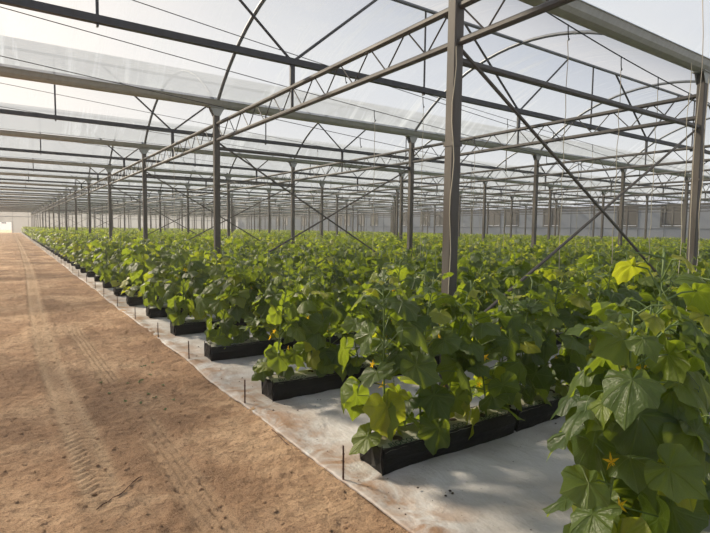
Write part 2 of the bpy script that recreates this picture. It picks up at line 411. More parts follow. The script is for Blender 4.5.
# ------------------------------------------------------------------ house frame
# posts
def post_mesh():
    b = MB(); w = .058
    c = [(-w, -w + .012), (-w + .012, -w), (w - .012, -w), (w, -w + .012), (w, w - .012), (w - .012, w), (-w + .012, w), (-w, w - .012)]
    n = 8; vs = [(x, y, z) for z in (-.1, ZG - .02) for x, y in c]
    b.add(vs, [(k, (k + 1) % n, n + (k + 1) % n, n + k) for k in range(n)] + [tuple(range(n))[::-1], tuple(range(n, 2 * n))])
    for z in (.9, 2.4): b.box((-w - .004, -w - .004, z), (w + .004, w + .004, z + .035))
    return b.mesh('steel_post', M['post'])
pm = post_mesh()
b = MB()
for sy_ in (-.066, .060):
    b.add([(-.06, sy_, ZG - .17), (.06, sy_, ZG - .17), (.13, sy_, ZG - .04), (.13, sy_, ZG - .005), (-.13, sy_, ZG - .005), (-.13, sy_, ZG - .04),
           (-.06, sy_ + .006, ZG - .17), (.06, sy_ + .006, ZG - .17), (.13, sy_ + .006, ZG - .04), (.13, sy_ + .006, ZG - .005), (-.13, sy_ + .006, ZG - .005), (-.13, sy_ + .006, ZG - .04)],
          [(0, 1, 2, 3, 4, 5), (11, 10, 9, 8, 7, 6)] + [(k, k + 6, (k + 1) % 6 + 6, (k + 1) % 6) for k in range(6)])
b.box((-.17, -.09, ZG - .012), (.17, .09, ZG))
bm_ = b.mesh('head_bracket', M['gutter'])
b = MB(); b.box((-.11, -.11, .0), (.11, .11, .012))
for sx in (-1, 1):
    for s2 in (-1, 1): b.tube([(sx * .09, s2 * .09, .0), (sx * .09, s2 * .09, .03)], .008, 6)
fm_ = b.mesh('foot_plate', M['post'])
for i in range(NI):
    for jj, x in enumerate(XP):
        y = Y1 + DY * i
        if jj <= 1 and i < 1: continue
        o = obj('steel_post', pm, None, (x, y, 0)); obj('head_bracket', bm_, o)
        if i < 4: obj('foot_plate', fm_, o)
        j = jj - 2
        if (i, j) == (0, 0): lab = 'thick weathered steel post nearest the camera, rising out of the crop'
        elif (i, j) == (0, 1): lab = 'brownish weathered steel post at the right edge, under the near gutter'
        elif (i, j) == (1, 0): lab = 'grey steel post beside the path, second in its line after the nearest one'
        elif (i, j) == (2, 0): lab = 'grey steel post beside the path, third in its line after the nearest one'
        elif i == 1 and 1 <= j <= 3: lab = 'steel post under the second gutter, %s of that row from the path' % ORD[j]
        elif j < 0: lab = 'steel post on the far left side of the dirt path'
        elif j == 0: lab = 'distant slim post in the line of posts along the path edge'
        else: lab = 'slim grey post deep in the crop, in the %s line from the path' % ORD[j]
        tag(o, lab, 'post', 'steel posts of the greenhouse')

# gutters, one per row, running across the house
def gutter_mesh():
    b = MB()
    o_ = [(-.165, .115), (-.148, .115), (-.115, .045), (-.07, .006), (0, .0), (.07, .006), (.115, .045), (.148, .115), (.165, .115)]
    i_ = [(.165, .123), (.142, .123), (.108, .055), (.066, .016), (0, .01), (-.066, .016), (-.108, .055), (-.142, .123), (-.165, .123)]
    b.extrude_x(o_ + i_, XL, XW)
    x = XP[1] + DX / 2
    while x < XW:
        b.box((x - .03, -.20, -.006), (x + .03, .20, .0)) if False else None
        x += DX
    return b.mesh('roof_gutter', M['gutter'])
gm = gutter_mesh()
for k, y in enumerate(YG):
    if k == 0: continue
    o = obj('roof_gutter', gm, None, (0, y, ZG))
    lab = ['wide pale grey gutter nearest the camera, crossing the upper right corner', 'grey gutter across the whole roof, second nearest the camera',
           'grey gutter across the roof, third nearest the camera'][k - 1] if k <= 3 else 'thin distant gutter crossing the roof, deeper than the third one'
    tag(o, lab, 'gutter', 'gutters crossing the roof')

# ridge trusses: tie beam, ridge purlin, V struts at the post lines, king struts between
bt = MB(); bt.box((XL, -.04, -.045), (XW, .04, .045)); tie_me = bt.mesh('tie_beam', M['beam'])
bt = MB(); bt.tube([(XL, 0, 0), (XW, 0, 0)], .032, 8); rid_me = bt.mesh('ridge_purlin', M['rib'])
bt = MB()
bt.tube([(.05, 0, ZM + .04), (1.62, 0, ZR - .02)], .022, 6); vr_me = bt.mesh('strut', M['beam'])
bt = MB()
bt.tube([(-.05, 0, ZM + .04), (-1.62, 0, ZR - .02)], .022, 6); vl_me = bt.mesh('strut', M['beam'])
bt = MB(); bt.tube([(0, 0, ZM - .05), (0, 0, ZR)], .018, 6); bt.box((-.012, -.02, ZM - .08), (.012, .045, ZM)); k_me = bt.mesh('king_strut', M['beam'])
bt = MB(); bt.box((-.035, -.02, ZT + .03), (.035, .02, ZM - .04)); bt.box((-.02, -.01, ZB), (.02, .01, ZT + .03)); h_me = bt.mesh('hanger', M['beam'])
for i in range(-1, NI - 1):
    y = Y1 + DY * (i + .5)
    root = empty('ridge_truss', (0, y, 0))
    o = obj('tie_beam', tie_me, root, (0, 0, ZM)); o = obj('ridge_purlin', rid_me, root, (0, 0, ZR))
    for x in XP:
        if i == -1 and x > 1: continue
        obj('strut', vr_me, root, (x, 0, 0)); obj('strut', vl_me, root, (x, 0, 0)); obj('hanger', h_me, root, (x, 0, 0))
        if x + DX / 2 < XW: obj('king_strut', k_me, root, (x + DX / 2, 0, 0))
    lab = {-1: 'dark ridge frame over the camera itself', 0: 'dark square beam with V struts and ridge pipe, nearest across the view',
           1: 'dark beam with V struts and ridge pipe, between second and third gutters'}.get(i, 'distant dark roof beam with small V struts beyond the third gutter')
    tag(root, lab, 'roof truss', 'ridge frames across the roof')
    if i == -1: # outside the frame: the struts above are enough
        pass

# lattice trusses along the post lines
bt = MB(); L = DY - .12
bt.tube([(0, .06, ZT), (0, DY - .06, ZT)], .036, 8); top_me = bt.mesh('top_chord', M['truss'])
bt = MB(); bt.tube([(0, .06, ZB), (0, DY - .06, ZB)], .036, 8); bot_me = bt.mesh('bottom_chord', M['truss'])
bt = MB(); n = 10; st = L / n
for k in range(n):
    a = .06 + k * st
    bt.tube([(0, a + .04, ZT - .02), (0, a + st / 2, ZB + .02)], .009, 5); bt.tube([(0, a + st / 2 + .03, ZB + .02), (0, a + st - .02, ZT - .02)], .009, 5)
web_me = bt.mesh('lattice_web', M['truss'])
for i in range(-1, NI - 1):
    for jj, x in enumerate(XP):
        j = jj - 2
        if i == -1 and j > 0: continue
        if i == -1 and j < 0: continue
        if jj == 0: continue
        root = empty('lattice_truss', (x, Y1 + DY * i, 0))
        obj('top_chord', top_me, root); obj('bottom_chord', bot_me, root); obj('lattice_web', web_me, root)
        if j == 0: lab = {-1: 'lattice truss running from the nearest post out of the top edge', 0: 'large lattice truss between the nearest post and the next one',
                          1: 'lattice truss beside the path between its second and third posts'}.get(i, 'distant lattice truss in the line along the path edge')
        elif j < 0: lab = 'lattice truss over the left side of the dirt path'
        elif i == 0: lab = 'lattice truss between first and second gutters on the %s post line from the path' % ORD[j]
        else: lab = 'small lattice truss deeper in the house on the %s post line' % ORD[j]
        tag(root, lab, 'truss', 'lattice trusses along the house')

# arches
half = DY / 2; rise = ZR - .02 - (ZG + .02); RAD = (half ** 2 + rise ** 2) / (2 * rise)
def arch_pts(n, dr=0, h=half - .12):
    out = []
    for k in range(n + 1):
        y = -h + 2 * h * k / n
        out.append((y, math.sqrt((RAD + dr) ** 2 - y * y) - RAD + ZR - .02))
    return out
bt = MB(); bt.tube([(0, y, z) for y, z in arch_pts(22)], .033, 8)
for yy in (-1.9, 1.9): bt.box((-.02, yy - .03, 4.96), (.02, yy + .03, 5.02)) if False else None
rib_me = bt.mesh('arch_rib', M['rib'], True)
bt = MB(); bt.box((-.06, -.16, ZG + .03), (.06, .16, ZG + .20)); shoe_me = bt.mesh('arch_shoe', M['gutter'])
for i in range(-1, NI - 1):
    for jj, x in enumerate(XP):
        j = jj - 2
        if i == -1 and j > 1: continue
        o = obj('arch_rib', rib_me, None, (x, Y1 + DY * (i + .5), 0))
        lab = ('curved pipe rib of the nearest vault, %s from the path side' % ORD[max(j, 0)] if i == 0 and j >= 0 else
               'curved pipe rib of the second vault, %s from the path side' % ORD[max(j, 0)] if i == 1 and j >= 0 else
               'curved roof rib over the left side of the path' if j < 0 else
               'curved roof rib above the camera' if i < 0 else 'distant curved roof rib beyond the third gutter')
        tag(o, lab, 'roof rib', 'curved ribs under the film')

# film vaults: side towards the camera and side away from it
fs_ = arch_pts(28, .045, half - .10)
for i in range(-1, NI - 1):
    y = Y1 + DY * (i + .5)
    for nm, part, mt in (('near', [p for p in fs_ if p[0] <= .02], M['film_lit']), ('far', [p for p in fs_ if p[0] >= -.02], M['film'])):
        b = MB(); b.extrude_x(part, XL, XW, closed=False)
        o = obj('ceiling', b.mesh('ceiling', mt, True), None, (0, y, 0))
        tag(o, 'clear plastic film vault over the greenhouse', kind='structure')

# tie pipes and crossed braces in the first bay of each gutter row
bt = MB(); bt.tube([(.06, 0, 3.21), (DX - .06, 0, 3.21)], .035, 8); tp_me = bt.mesh('tie_pipe', M['truss'])
bt = MB(); bt.tube([(.06, -.03, 3.30), (DX - .06, -.03, .42)], .019, 6); b1_me = bt.mesh('brace_bar', M['post'])
bt = MB(); bt.tube([(.06, .03, .48), (DX - .06, .03, 3.17)], .019, 6); b2_me = bt.mesh('brace_bar', M['post'])
for i in range(0, NI):
    for j in ((0,) if i < 3 or i % 3 == 0 else ()):
        y = Y1 + DY * i; x = X1 + DX * j
        o = obj('tie_pipe', tp_me, None, (x, y, 0))
        tag(o, {0: 'long straight tie pipe between nearest post and right edge post', 1: 'tie pipe between first two posts of the second gutter row'}.get(i, 'distant tie pipe between the first two posts of a row'), 'pipe', 'tie pipes between posts')
        o = obj('brace_bar', b1_me, None, (x, y, 0))
        tag(o, {0: 'dark brace bar sloping down to the right from the nearest post', 1: 'thin brace sloping down right from second post beside the path'}.get(i, 'distant thin brace sloping down to the right'), 'brace', 'crossed brace bars')
        o = obj('brace_bar', b2_me, None, (x, y, 0))
        tag(o, {0: 'brace bar rising to the right towards the right edge post', 1: 'thin brace rising right, crossing the one in second gutter row'}.get(i, 'distant thin brace rising to the right'), 'brace', 'crossed brace bars')

# sagging wires under the film, with small hooks, and twine hanging down to the crop
wires = [  # Y, (x0,z0), (x1,z1), x of the hooks, which hooks carry twine
    (4.30, (5.25, 4.55), (11.0, 4.01), [6.38, 7.75, 8.9, 10.0], [0, 1, 2]),
    (7.60, (-2.2, 5.02), (13.9, 3.58), [4.9, 6.7], [1]),
    (8.00, (-2.2, 4.52), (13.9, 3.32), [5.83, 8.6, 11.2, 12.6], [0, 1, 3]),
    (9.00, (-2.2, 4.17), (13.9, 3.05), [6.2, 9.6, 12.2], [1]),
    (8.6, (6.5, 4.67), (21.0, 3.81), [10.4, 12.3, 14.2], [0, 2]),
    (14.5, (-2.2, 5.0), (20.0, 3.6), [5.0, 8.3, 11.6, 15.0], [1, 3]),
    (15.4, (-2.2, 4.6), (24.0, 3.3), [4.0, 9.3, 17.0], [0, 2]),
    (21.5, (-2.2, 4.9), (26.0, 3.5), [6, 12, 18], [1]),
    (28.3, (-2.2, 4.9), (30.0, 3.5), [8, 16], []),
]
for k, (y, a, c, hooks, tw) in enumerate(wires):
    zz = lambda x: a[1] + (c[1] - a[1]) * (x - a[0]) / (c[0] - a[0]) - .06 * math.sin(PI * (x - a[0]) / (c[0] - a[0]))
    b = MB(); b.tube([(x, y, zz(x)) for x in np.linspace(a[0], c[0], 24)], .0065 if k else .009, 5)
    w = obj('support_wire', b.mesh('support_wire', M['wire']))
    tag(w, ('thin dark wire sagging under the film of the nearest vault, by the near gutter' if k == 0 else
            'thin sagging wire under the second half of the nearest vault' if k < 4 else 'thin sagging wire under one of the vaults, with small hooks'), 'wire', 'thin sagging roof wires')
    for q, hx in enumerate(hooks):
        z = zz(hx)
        b = MB(); b.tube([(hx, y, z + .01), (hx + .01, y, z - .12), (hx + .03, y, z - .20), (hx + .045, y, z - .17)], .008, 5)
        obj('hook', b.mesh('hook', M['wire']), w)
        if q in tw:
            n = 14; r1 = random.Random(k * 9 + q)
            b = MB(); b.tube([(hx + .02 + .012 * math.sin(t * 3 + q), y + .012 * math.cos(t * 2.3), z - .19 - (z - .19 - .85) * t / n) for t in range(n + 1)], .0055, 5)
            tag(obj('plant_twine', b.mesh('plant_twine', M['twine'])),
                ('pale twine hanging from the near wire down to the crop, %s from the left' % ORD[q] if k == 0 else 'faint pale twine hanging from a roof wire down to the crop'),
                'twine', 'twines hanging over the crop')
# two strings close to the right edge post and on the near post
for k, (x, y, z0, z1, lab) in enumerate([(3.26, 1.35, .8, 3.6, 'pale twine close to the camera at the right, rising from a front plant'),
                               (3.47, 3.50, .55, 3.3, 'pale twine running down the face of the nearest post'),
                               (7.7, 3.3, .7, 3.9, 'pale twine just left of the right edge post'),
                               (8.55, 3.42, .7, 3.9, 'pale twine in front of the right edge post')]):
    b = MB(); n = 16
    b.tube([(x + .014 * math.sin(t * 1.3 + k), y - .0 + .01 * math.cos(t), z0 + (z1 - z0) * t / n) for t in range(n + 1)], .0045 if k else .0022, 5)
    tag(obj('plant_twine', b.mesh('plant_twine', M['twine'])), lab, 'twine', 'twines hanging over the crop')

# ------------------------------------------------------------------ walls
def wall_obj(name, lab, boxes, mat):
    b = MB()
    for a, c in boxes: b.box(a, c)
    return tag(obj(name, b.mesh(name, mat)), lab, kind='structure')
T = .004
wins = [21.0, 24.9, 32.9, 38.0, 40.6, 49.7, 52.6, 56.7, 64.4, 68.0, 72.2, 74.7, 87.3, 95.4, 99.0, 8.0, 12.5]
wins = sorted(wins); WW = 1.9; boxes = []
yy = -4
for w_ in wins:
    boxes.append(((XW, yy, 0), (XW + T, w_ - WW / 2, ZG + .1))); boxes.append(((XW, w_ - WW / 2, 0), (XW + T, w_ + WW / 2, 2.15))); boxes.append(((XW, w_ - WW / 2, 3.9), (XW + T, w_ + WW / 2, ZG + .1)))
    yy = w_ + WW / 2
boxes.append(((XW, yy, 0), (XW + T, YF, ZG + .1)))
wall_obj('wall_right', 'milky film side wall beyond the crop', boxes, M['wall_film'])
wb = MB()
for a, c in (((-.05, -WW / 2 - .05, 2.10), (.05, -WW / 2 + .09, 3.95)), ((-.05, WW / 2 - .09, 2.10), (.05, WW / 2 + .05, 3.95)), ((-.05, -WW / 2, 2.10), (.05, WW / 2, 2.22)), ((-.05, -WW / 2, 3.83), (.05, WW / 2, 3.95)), ((-.04, -.06, 2.2), (.04, .06, 3.9))): wb.box(a, c)
wf = wb.mesh('window_frame', M['window_dark'])
wb = MB()
for k in range(13): wb.add([(-.03, -WW / 2 + .08, 2.26 + k * .121), (-.03, WW / 2 - .08, 2.26 + k * .121), (.07, WW / 2 - .08, 2.38 + k * .121), (.07, -WW / 2 + .08, 2.38 + k * .121),
                        (-.03, -WW / 2 + .08, 2.25 + k * .121), (-.03, WW / 2 - .08, 2.25 + k * .121), (.07, WW / 2 - .08, 2.37 + k * .121), (.07, -WW / 2 + .08, 2.37 + k * .121)],
                       [(0, 1, 2, 3), (7, 6, 5, 4), (0, 4, 5, 1), (1, 5, 6, 2), (2, 6, 7, 3), (3, 7, 4, 0)])
wl = wb.mesh('louvre', M['window_dark'])
for k, w_ in enumerate(wins):
    o = obj('window_%d' % (k + 1), wf, None, (XW, w_, 0)); obj('louvre', wl, o)
    tag(o, 'grey louvred opening in the side wall', kind='structure')
b = MB()
for z in (1.1, 2.0, 4.05): b.tube([(XW - .05, -4, z), (XW - .05, YF, z)], .035, 6)
y = -3
while y < YF: b.tube([(XW - .06, y, 0), (XW - .06, y, ZG)], .03, 6); y += 2.24
tag(obj('trim_1', b.mesh('trim_1', M['rib'])), 'pipe framing of the side wall', kind='structure')
# end wall with an open doorway at the end of the path
DXa, DXb, DZ = -1.75, .28, 2.15
wall_obj('wall_far', 'milky film end wall beyond the crop', [((XL, YF, 0), (DXa, YF + T, ZR)), ((DXb, YF, 0), (XW, YF + T, ZR)), ((DXa, YF, DZ), (DXb, YF + T, ZR))], M['wall_film'])
b = MB()
for a, c in (((DXa - .05, YF - .05, 0), (DXa, YF + .05, DZ + .06)), ((DXb, YF - .05, 0), (DXb + .05, YF + .05, DZ + .06)), ((DXa, YF - .05, DZ), (DXb, YF + .05, DZ + .06))): b.box(a, c)
tag(obj('door_1', b.mesh('door_1', M['beam'])), 'bright open doorway at the end of the path', kind='structure')
b = MB(); b.box((DXa + .4, YF - .04, DZ - .32), (DXa + 1.15, YF + .0, DZ - .12))
tag(obj('door_closer', b.mesh('door_closer', M['beam'])), 'small dark box hanging in the top of the far bright doorway', 'box')
b = MB()
b.tube([(XL, YF - .06, 3.2), (XW, YF - .06, 3.2)], .06, 6)
x = XL
while x < XW: b.tube([(x, YF - .06, 0), (x, YF - .06, ZR - .1)], .035, 6); x += 2.6
tag(obj('trim_2', b.mesh('trim_2', M['rib'])), 'pipe framing of the end wall', kind='structure')
wall_obj('wall_left', 'milky film wall on the left of the path', [((XL - T, -4, 0), (XL, YF, ZG + .1))], M['film'])

# ------------------------------------------------------------------ cucumber plants
def leaf_template(ns, nr, r0):
    """five-lobed blade, petiole joins at the origin, tip towards +Y, unit width about 1"""
    tab = [(0, .74), (12, .62), (30, .52), (48, .615), (60, .56), (76, .48), (98, .565), (112, .52), (140, .44), (160, .35), (174, .20), (180, .05)]
    ths = np.linspace(-180, 180, ns, endpoint=False) + 180. / ns * 0
    if ns >= 24: jag = 1 + .013 * np.sin(np.arange(ns) * 2.7 + r0.random() * 6)
    else: jag = np.ones(ns)
    rr = np.interp(np.abs(ths), [a for a, _ in tab], [b_ for _, b_ in tab]) * jag
    v = [(0, 0, 0)]; uv = [(.5, .5)]
    ph = r0.random() * 6
    cup, droop, fold, roll = r0.uniform(.0, .3), r0.uniform(.25, 1.1), r0.uniform(-.25, .5), r0.uniform(-.5, .5)
    for k in range(1, nr + 1):
        t = (k / nr) ** .8
        for a, r_ in zip(np.radians(ths), rr):
            x, y = math.sin(a) * r_ * t, math.cos(a) * r_ * t
            d = math.hypot(x, y)
            z = cup * d * d * .8 - droop * d * d * 1.05 + fold * abs(x) * .6 + roll * x * y
            z += .034 * t * math.cos(a * 6.9) * (1 if ns >= 16 else 0) + .055 * t * t * math.sin(a * 5 + ph) + (.03 * t * math.sin(a * 9 + ph * 2) + .022 * math.sin(x * 17 + ph) * math.sin(y * 15 + 2 * ph) if ns >= 30 else 0)
            v.append((x, y, z)); uv.append((.5 + x * .5, .5 + y * .5))
    f = []
    for i in range(ns):
        j = (i + 1) % ns
        f.append((0, 1 + j, 1 + i))
        for k in range(nr - 1):
            a, b_ = 1 + k * ns, 1 + (k + 1) * ns
            f.append((a + i, a + j, b_ + j)); f.append((a + i, b_ + j, b_ + i))
    v = np.array(v); v[:, 1] += 0
    return v, np.array(uv), np.array(f)[:, ::-1]

def frame(nrm, tip):
    z = Vector(nrm).normalized(); y = (Vector(tip) - Vector(tip).dot(z) * z).normalized(); x = y.cross(z)
    return np.array([[x.x, y.x, z.x], [x.y, y.y, z.y], [x.z, y.z, z.z]])

def plant_meshes(seed, ns, nr, nleaf, full=True, h=.98, spread=1.0, big=1.0):
    r = random.Random(seed)
    tmpl = [leaf_template(ns, nr, random.Random(seed * 7 + q)) for q in range(5)]
    V, F, U, T_ = [], [], [], []; off = 0
    sb = MB(); fl = MB()
    stems = []
    ph = r.uniform(0, 6.28); bend = .05
    sp = lambda t: Vector((bend * math.sin(t * 3 + ph), bend * math.cos(t * 2.2 + ph), t * h))
    if full: sb.tube([sp(t / 10.) for t in range(11)], [.008 - .0004 * t for t in range(11)], 6)
    else: sb.tube([sp(t / 3.) for t in range(4)], .008, 4)
    az = r.uniform(0, 6.28)
    for k in range(nleaf):
        t = .05 + .95 * ((k + .5) / nleaf) ** 1.12
        az += R(137.5) + r.uniform(-.5, .5)
        p0 = sp(t)
        prof = math.sin(PI * min(1, t * .80 + .20)) ** .6
        size = (.075 + .135 * prof) * r.uniform(.8, 1.2) * (1 if t < .85 else .75) * big
        if t > .95: size *= .6
        pl = (.07 + .19 * (1 - abs(t - .36)) * (1 if t < .85 else .5)) * r.uniform(.75, 1.2) * spread * (1 if t > .3 else .68)
        el = r.uniform(.15, .8) if t > .3 else r.uniform(-.25, .5)
        d = Vector((math.cos(az), math.sin(az), 0))
        p1 = p0 + d * pl * math.cos(el) * .6 + Vector((0, 0, pl * math.sin(el) * .85))
        p2 = p0 + d * pl * math.cos(el * .4) + Vector((0, 0, pl * math.sin(el) * .95))
        if full: sb.tube([p0, p0.lerp(p1, .6), p1, p2], [.0042, .0036, .0032, .0028], 5, False)
        elif ns >= 12: sb.tube([p0, p2], .004, 3, False)
        tilt = r.gauss(.58 if t > .3 else .85, .45) if t < .9 else r.gauss(.25, .3)       # blade hangs outwards and down
        twist = r.gauss(0, .45)
        side = Vector((-d.y, d.x, 0))
        tip = d * math.cos(tilt) - Vector((0, 0, math.sin(tilt)))
        nrm = Vector((0, 0, math.cos(tilt))) + d * math.sin(tilt) + side * twist
        tip = (tip + side * r.gauss(0, .35))
        Rm = frame(nrm, tip)
        v, uv, f = tmpl[r.randrange(5)]
        vv = v.copy()
        if r.random() < .5: vv[:, 0] *= -1; f = f[:, ::-1]
        w = (vv * size * np.array([r.uniform(.9, 1.1), 1.05, r.uniform(.6, 1.4)])) @ Rm.T + np.array(p2)
        V.append(w); F.append(f + off); U.append(uv[f].reshape(-1, 2)); off += len(w)
        young = max(0, t - .55) * .75
        tint = min(1, max(0, r.gauss(.40, .27) + young)); 
        if t < .3 and r.random() < .13: tint = .95
        T_.append(np.full(len(w), tint))
    V, F, U, T_ = np.concatenate(V), np.concatenate(F).astype(np.int32), np.concatenate(U), np.concatenate(T_)
    me = bpy.data.meshes.new('foliage'); fill_mesh(me, V.astype(np.float32), F, smooth=True)
    ul = me.uv_layers.new(name='leaf'); ul.data.foreach_set('uv', U.astype(np.float32).ravel())
    a = me.attributes.new('tint', 'FLOAT', 'POINT'); a.data.foreach_set('value', T_.astype(np.float32))
    me.materials.append(M['leaf'])
    fls = []
    if full:
        for k in range(2):          # curling tendrils
            t = r.uniform(.35, .95); p = sp(t); a0 = r.uniform(0, 6.28); d = Vector((math.cos(a0), math.sin(a0), 0)); s = Vector((-d.y, d.x, 0))
            pts = [p + d * (.20 * q / 9.) + Vector((0, 0, .08 * math.sin(q / 9. * 2.6) - .05 * (q / 9.) ** 2)) + s * .03 * math.sin(q * .7) for q in range(10)]
            pts += [pts[-1] + d * .012 * math.sin(q * 1.1) + Vector((0, 0, -.012 * (1 - math.cos(q * 1.1)) - .003 * q)) for q in range(1, 12)]
            sb.tube(pts, .0017, 4, False)
        for k in range(3):
            fb = MB(); t = r.uniform(.18, .7); p = sp(t); a0 = r.uniform(0, 6.28); d = Vector((math.cos(a0), math.sin(a0), .3)).normalized()
            c = p + d * r.uniform(.05, .11)
            sb.tube([p, c], .0022, 4, False)
            up = Vector((0, 0, 1)); s = d.cross(up).normalized(); u_ = s.cross(d)
            for q in range(5):
                a1 = 2 * PI * q / 5; a2 = a1 + .52; a3 = a1 - .52
                e = lambda an, rr, o_: c + (s * math.cos(an) + u_ * math.sin(an)) * rr + d * o_
                fb.add([c + d * .002, e(a3, .012, .010), e(a1, .036, .014), e(a2, .012, .010), e(a1, .016, .006)], [(0, 1, 4), (1, 2, 4), (2, 3, 4), (3, 0, 4)])
            fb.tube([c - d * .004, c + d * .010], [.003, .004], 5)
            fls.append(fb.mesh('flower', M['petal'], True))
    sm = sb.mesh('stem', M['stem'], True)
    return me, sm, fls

b = MB()
for k in range(3):
    z = .012 * k; rr = .055 - .014 * k
b.tube([(0, 0, -.02), (0, 0, .006), (.003, .002, .02)], [.052, .046, .022], 9); soil_me = b.mesh('planting_soil', M['soil'], True)
def proto(seed, ns, nr, nleaf, full, soil=True, **kw):
    fo, st_, fls = plant_meshes(seed, ns, nr, nleaf, full, **kw)
    root = empty('cucumber_plant')
    obj('foliage', fo, root); obj('stem', st_, root)
    for f in fls: obj('flower', f, root)
    if soil: obj('planting_soil', soil_me, root)
    return root
near_p = [proto(100 + k, 40, 5, 27, True) for k in range(8)]
mid_p = [proto(200 + k, 18, 2, 26, False, soil=False) for k in range(6)]
cam_x = lambda x, y: x * math.cos(YAW) - y * math.sin(YAW)
cam_d = lambda x, y: x * math.sin(YAW) + y * math.cos(YAW)
spots = []
row_y = [YB + RS * k for k in range(-1, 71) if YB + RS * k < YF - 3]
PS = .30
rp = random.Random(77)
for ri, y0 in enumerate(row_y):
    x = XB + .14
    k = 0
    while x < XW - 1:
        d = cam_d(x, y0)
        bag = int((x - XB) / (BL + .05))
        spots.append((x + rp.uniform(-.04, .04) - (.17 if ri == 0 else -.03 if k == 0 else 0), y0 + (.11 if ri == 0 else 0) + BW / 2 + rp.uniform(-.05, .05), ri, k, d))
        x += PS; k += 1
def inview(x, y, m=.5):
    d = cam_d(x, y)
    return d > .4 and abs(cam_x(x, y)) < d * .70 + m
vis = sorted([s for s in spots if inview(s[0], s[1])], key=lambda s: s[4])
# a row of the crop hides what is behind it, except at the row ends along the path: those count as nearer
vis.sort(key=lambda s: s[4] * (.55 if s[3] < 3 else 1))
indiv = vis[:300]; iset = {(s[2], s[3]) for s in indiv}
used = set()
front = {(0, 0): 'large cucumber plant at the lower right corner, the closest to the camera',
         (0, 1): 'cucumber plant at the right edge, just behind the closest one',
         (0, 2): 'cucumber plant at the right edge of the nearest row, third from its end',
         (1, 0): 'leafy cucumber plant at the path end of the nearest whole grow bag',
         (1, 1): 'cucumber plant in the nearest whole grow bag, second from the path',
         (1, 2): 'cucumber plant in the nearest whole grow bag, third from the path',
         (1, 3): 'cucumber plant in the nearest whole grow bag, fourth from the path',
         (2, 0): 'cucumber plant at the path end of the second whole grow bag row'}
def row_label(ri, k):
    if ri == 0: return 'cucumber plant farther along the row in the lower right corner'
    if k == 0: return ('cucumber plant at the path end of the %s whole row' % ORD[ri - 1]) if ri <= 12 else 'cucumber plant at the path end of a distant row'
    if ri == 1: return 'cucumber plant farther right in the row of the nearest whole grow bag'
    if ri <= 5 and k < 14: return 'cucumber plant in the %s whole crop row, %s from the path' % (ORD[ri - 1], ORD[k])
    if ri <= 12: return 'cucumber plant inside the %s whole crop row from the camera' % ORD[ri - 1]
    return 'small distant cucumber plant a little inside the path edge of the crop'
for q, (x, y, ri, k, d) in enumerate(indiv):
    hq = d < 7.5
    pool = near_p if hq else mid_p
    idx = (k * 3 + ri * 5 + rp.randrange(2)) % len(pool); pr = pool[idx]
    key = (hq, idx)
    if key in used: o = copy_tree(pr)
    else: o = pr; used.add(key)
    s = rp.uniform(.9, 1.1) * (1.04 if ri == 0 else 1)
    o.location = (x, y, BH - .02); o.rotation_euler = (rp.gauss(0, .04), rp.gauss(-.09 if k == 0 else 0, .04), rp.uniform(0, 6.28)); o.scale = (s, s, s * (1.2 if ri == 0 else rp.uniform(.97, 1.10)))
    tag(o, front.get((ri, k)) or row_label(ri, k), 'cucumber plant', 'cucumber plants in rows')
for hq, pool in ((True, near_p), (False, mid_p)):
    for idx, pr in enumerate(pool):
        if (hq, idx) not in used:
            for c in list(pr.children): bpy.data.objects.remove(c)
            bpy.data.objects.remove(pr)

# the rest of the crop, one object: low-detail plants set out on the remaining spots
low = []
for k in range(5):
    fo, st_, _ = plant_meshes(300 + k, 9, 1, 24, False, big=1.08)
    bmv = fo
    lo = bpy.data.objects.new('crop_source', fo); low.append(lo)
rest = [s for s in spots if (s[2], s[3]) not in iset and s[4] > -3]
pm_ = bpy.data.meshes.new('distant_crop')
pm_.vertices.add(len(rest)); pm_.vertices.foreach_set('co', np.array([(s[0], s[1], BH - .015) for s in rest], np.float32).ravel())
o = obj('distant_crop', pm_)
tag(o, 'mass of green cucumber plants filling the rest of the house', 'crop', kind='stuff')
ng = bpy.data.node_groups.new('scatter_crop', 'GeometryNodeTree')
ng.interface.new_socket('Geometry', in_out='INPUT', socket_type='NodeSocketGeometry'); ng.interface.new_socket('Geometry', in_out='OUTPUT', socket_type='NodeSocketGeometry')
gi, go = ng.nodes.new('NodeGroupInput'), ng.nodes.new('NodeGroupOutput')
iop = ng.nodes.new('GeometryNodeInstanceOnPoints'); gti = ng.nodes.new('GeometryNodeGeometryToInstance')
for lo in reversed(low):
    oi = ng.nodes.new('GeometryNodeObjectInfo'); oi.inputs['Object'].default_value = lo; oi.transform_space = 'ORIGINAL'
    ng.links.new(oi.outputs['Geometry'], gti.inputs[0])
ng.links.new(gi.outputs[0], iop.inputs['Points']); ng.links.new(gti.outputs[0], iop.inputs['Instance'])
iop.inputs['Pick Instance'].default_value = True
def rv(typ, mn, mx, seed):
    n = ng.nodes.new('FunctionNodeRandomValue'); n.data_type = typ
    ins = [i for i in n.inputs if i.enabled]
    ins[0].default_value = mn; ins[1].default_value = mx
    [i for i in n.inputs if i.name == 'Seed'][0].default_value = seed
    return [o_ for o_ in n.outputs if o_.enabled][0]
ng.links.new(rv('INT', 0, 4, 3), iop.inputs['Instance Index'])
ng.links.new(rv('FLOAT_VECTOR', (-.06, -.06, 0), (.06, .06, 6.283), 5), iop.inputs['Rotation'])
ng.links.new(rv('FLOAT_VECTOR', (.94, .94, .94), (1.14, 1.14, 1.16), 7), iop.inputs['Scale'])
ng.links.new(iop.outputs[0], go.inputs[0])
md = o.modifiers.new('scatter', 'NODES'); md.node_group = ng

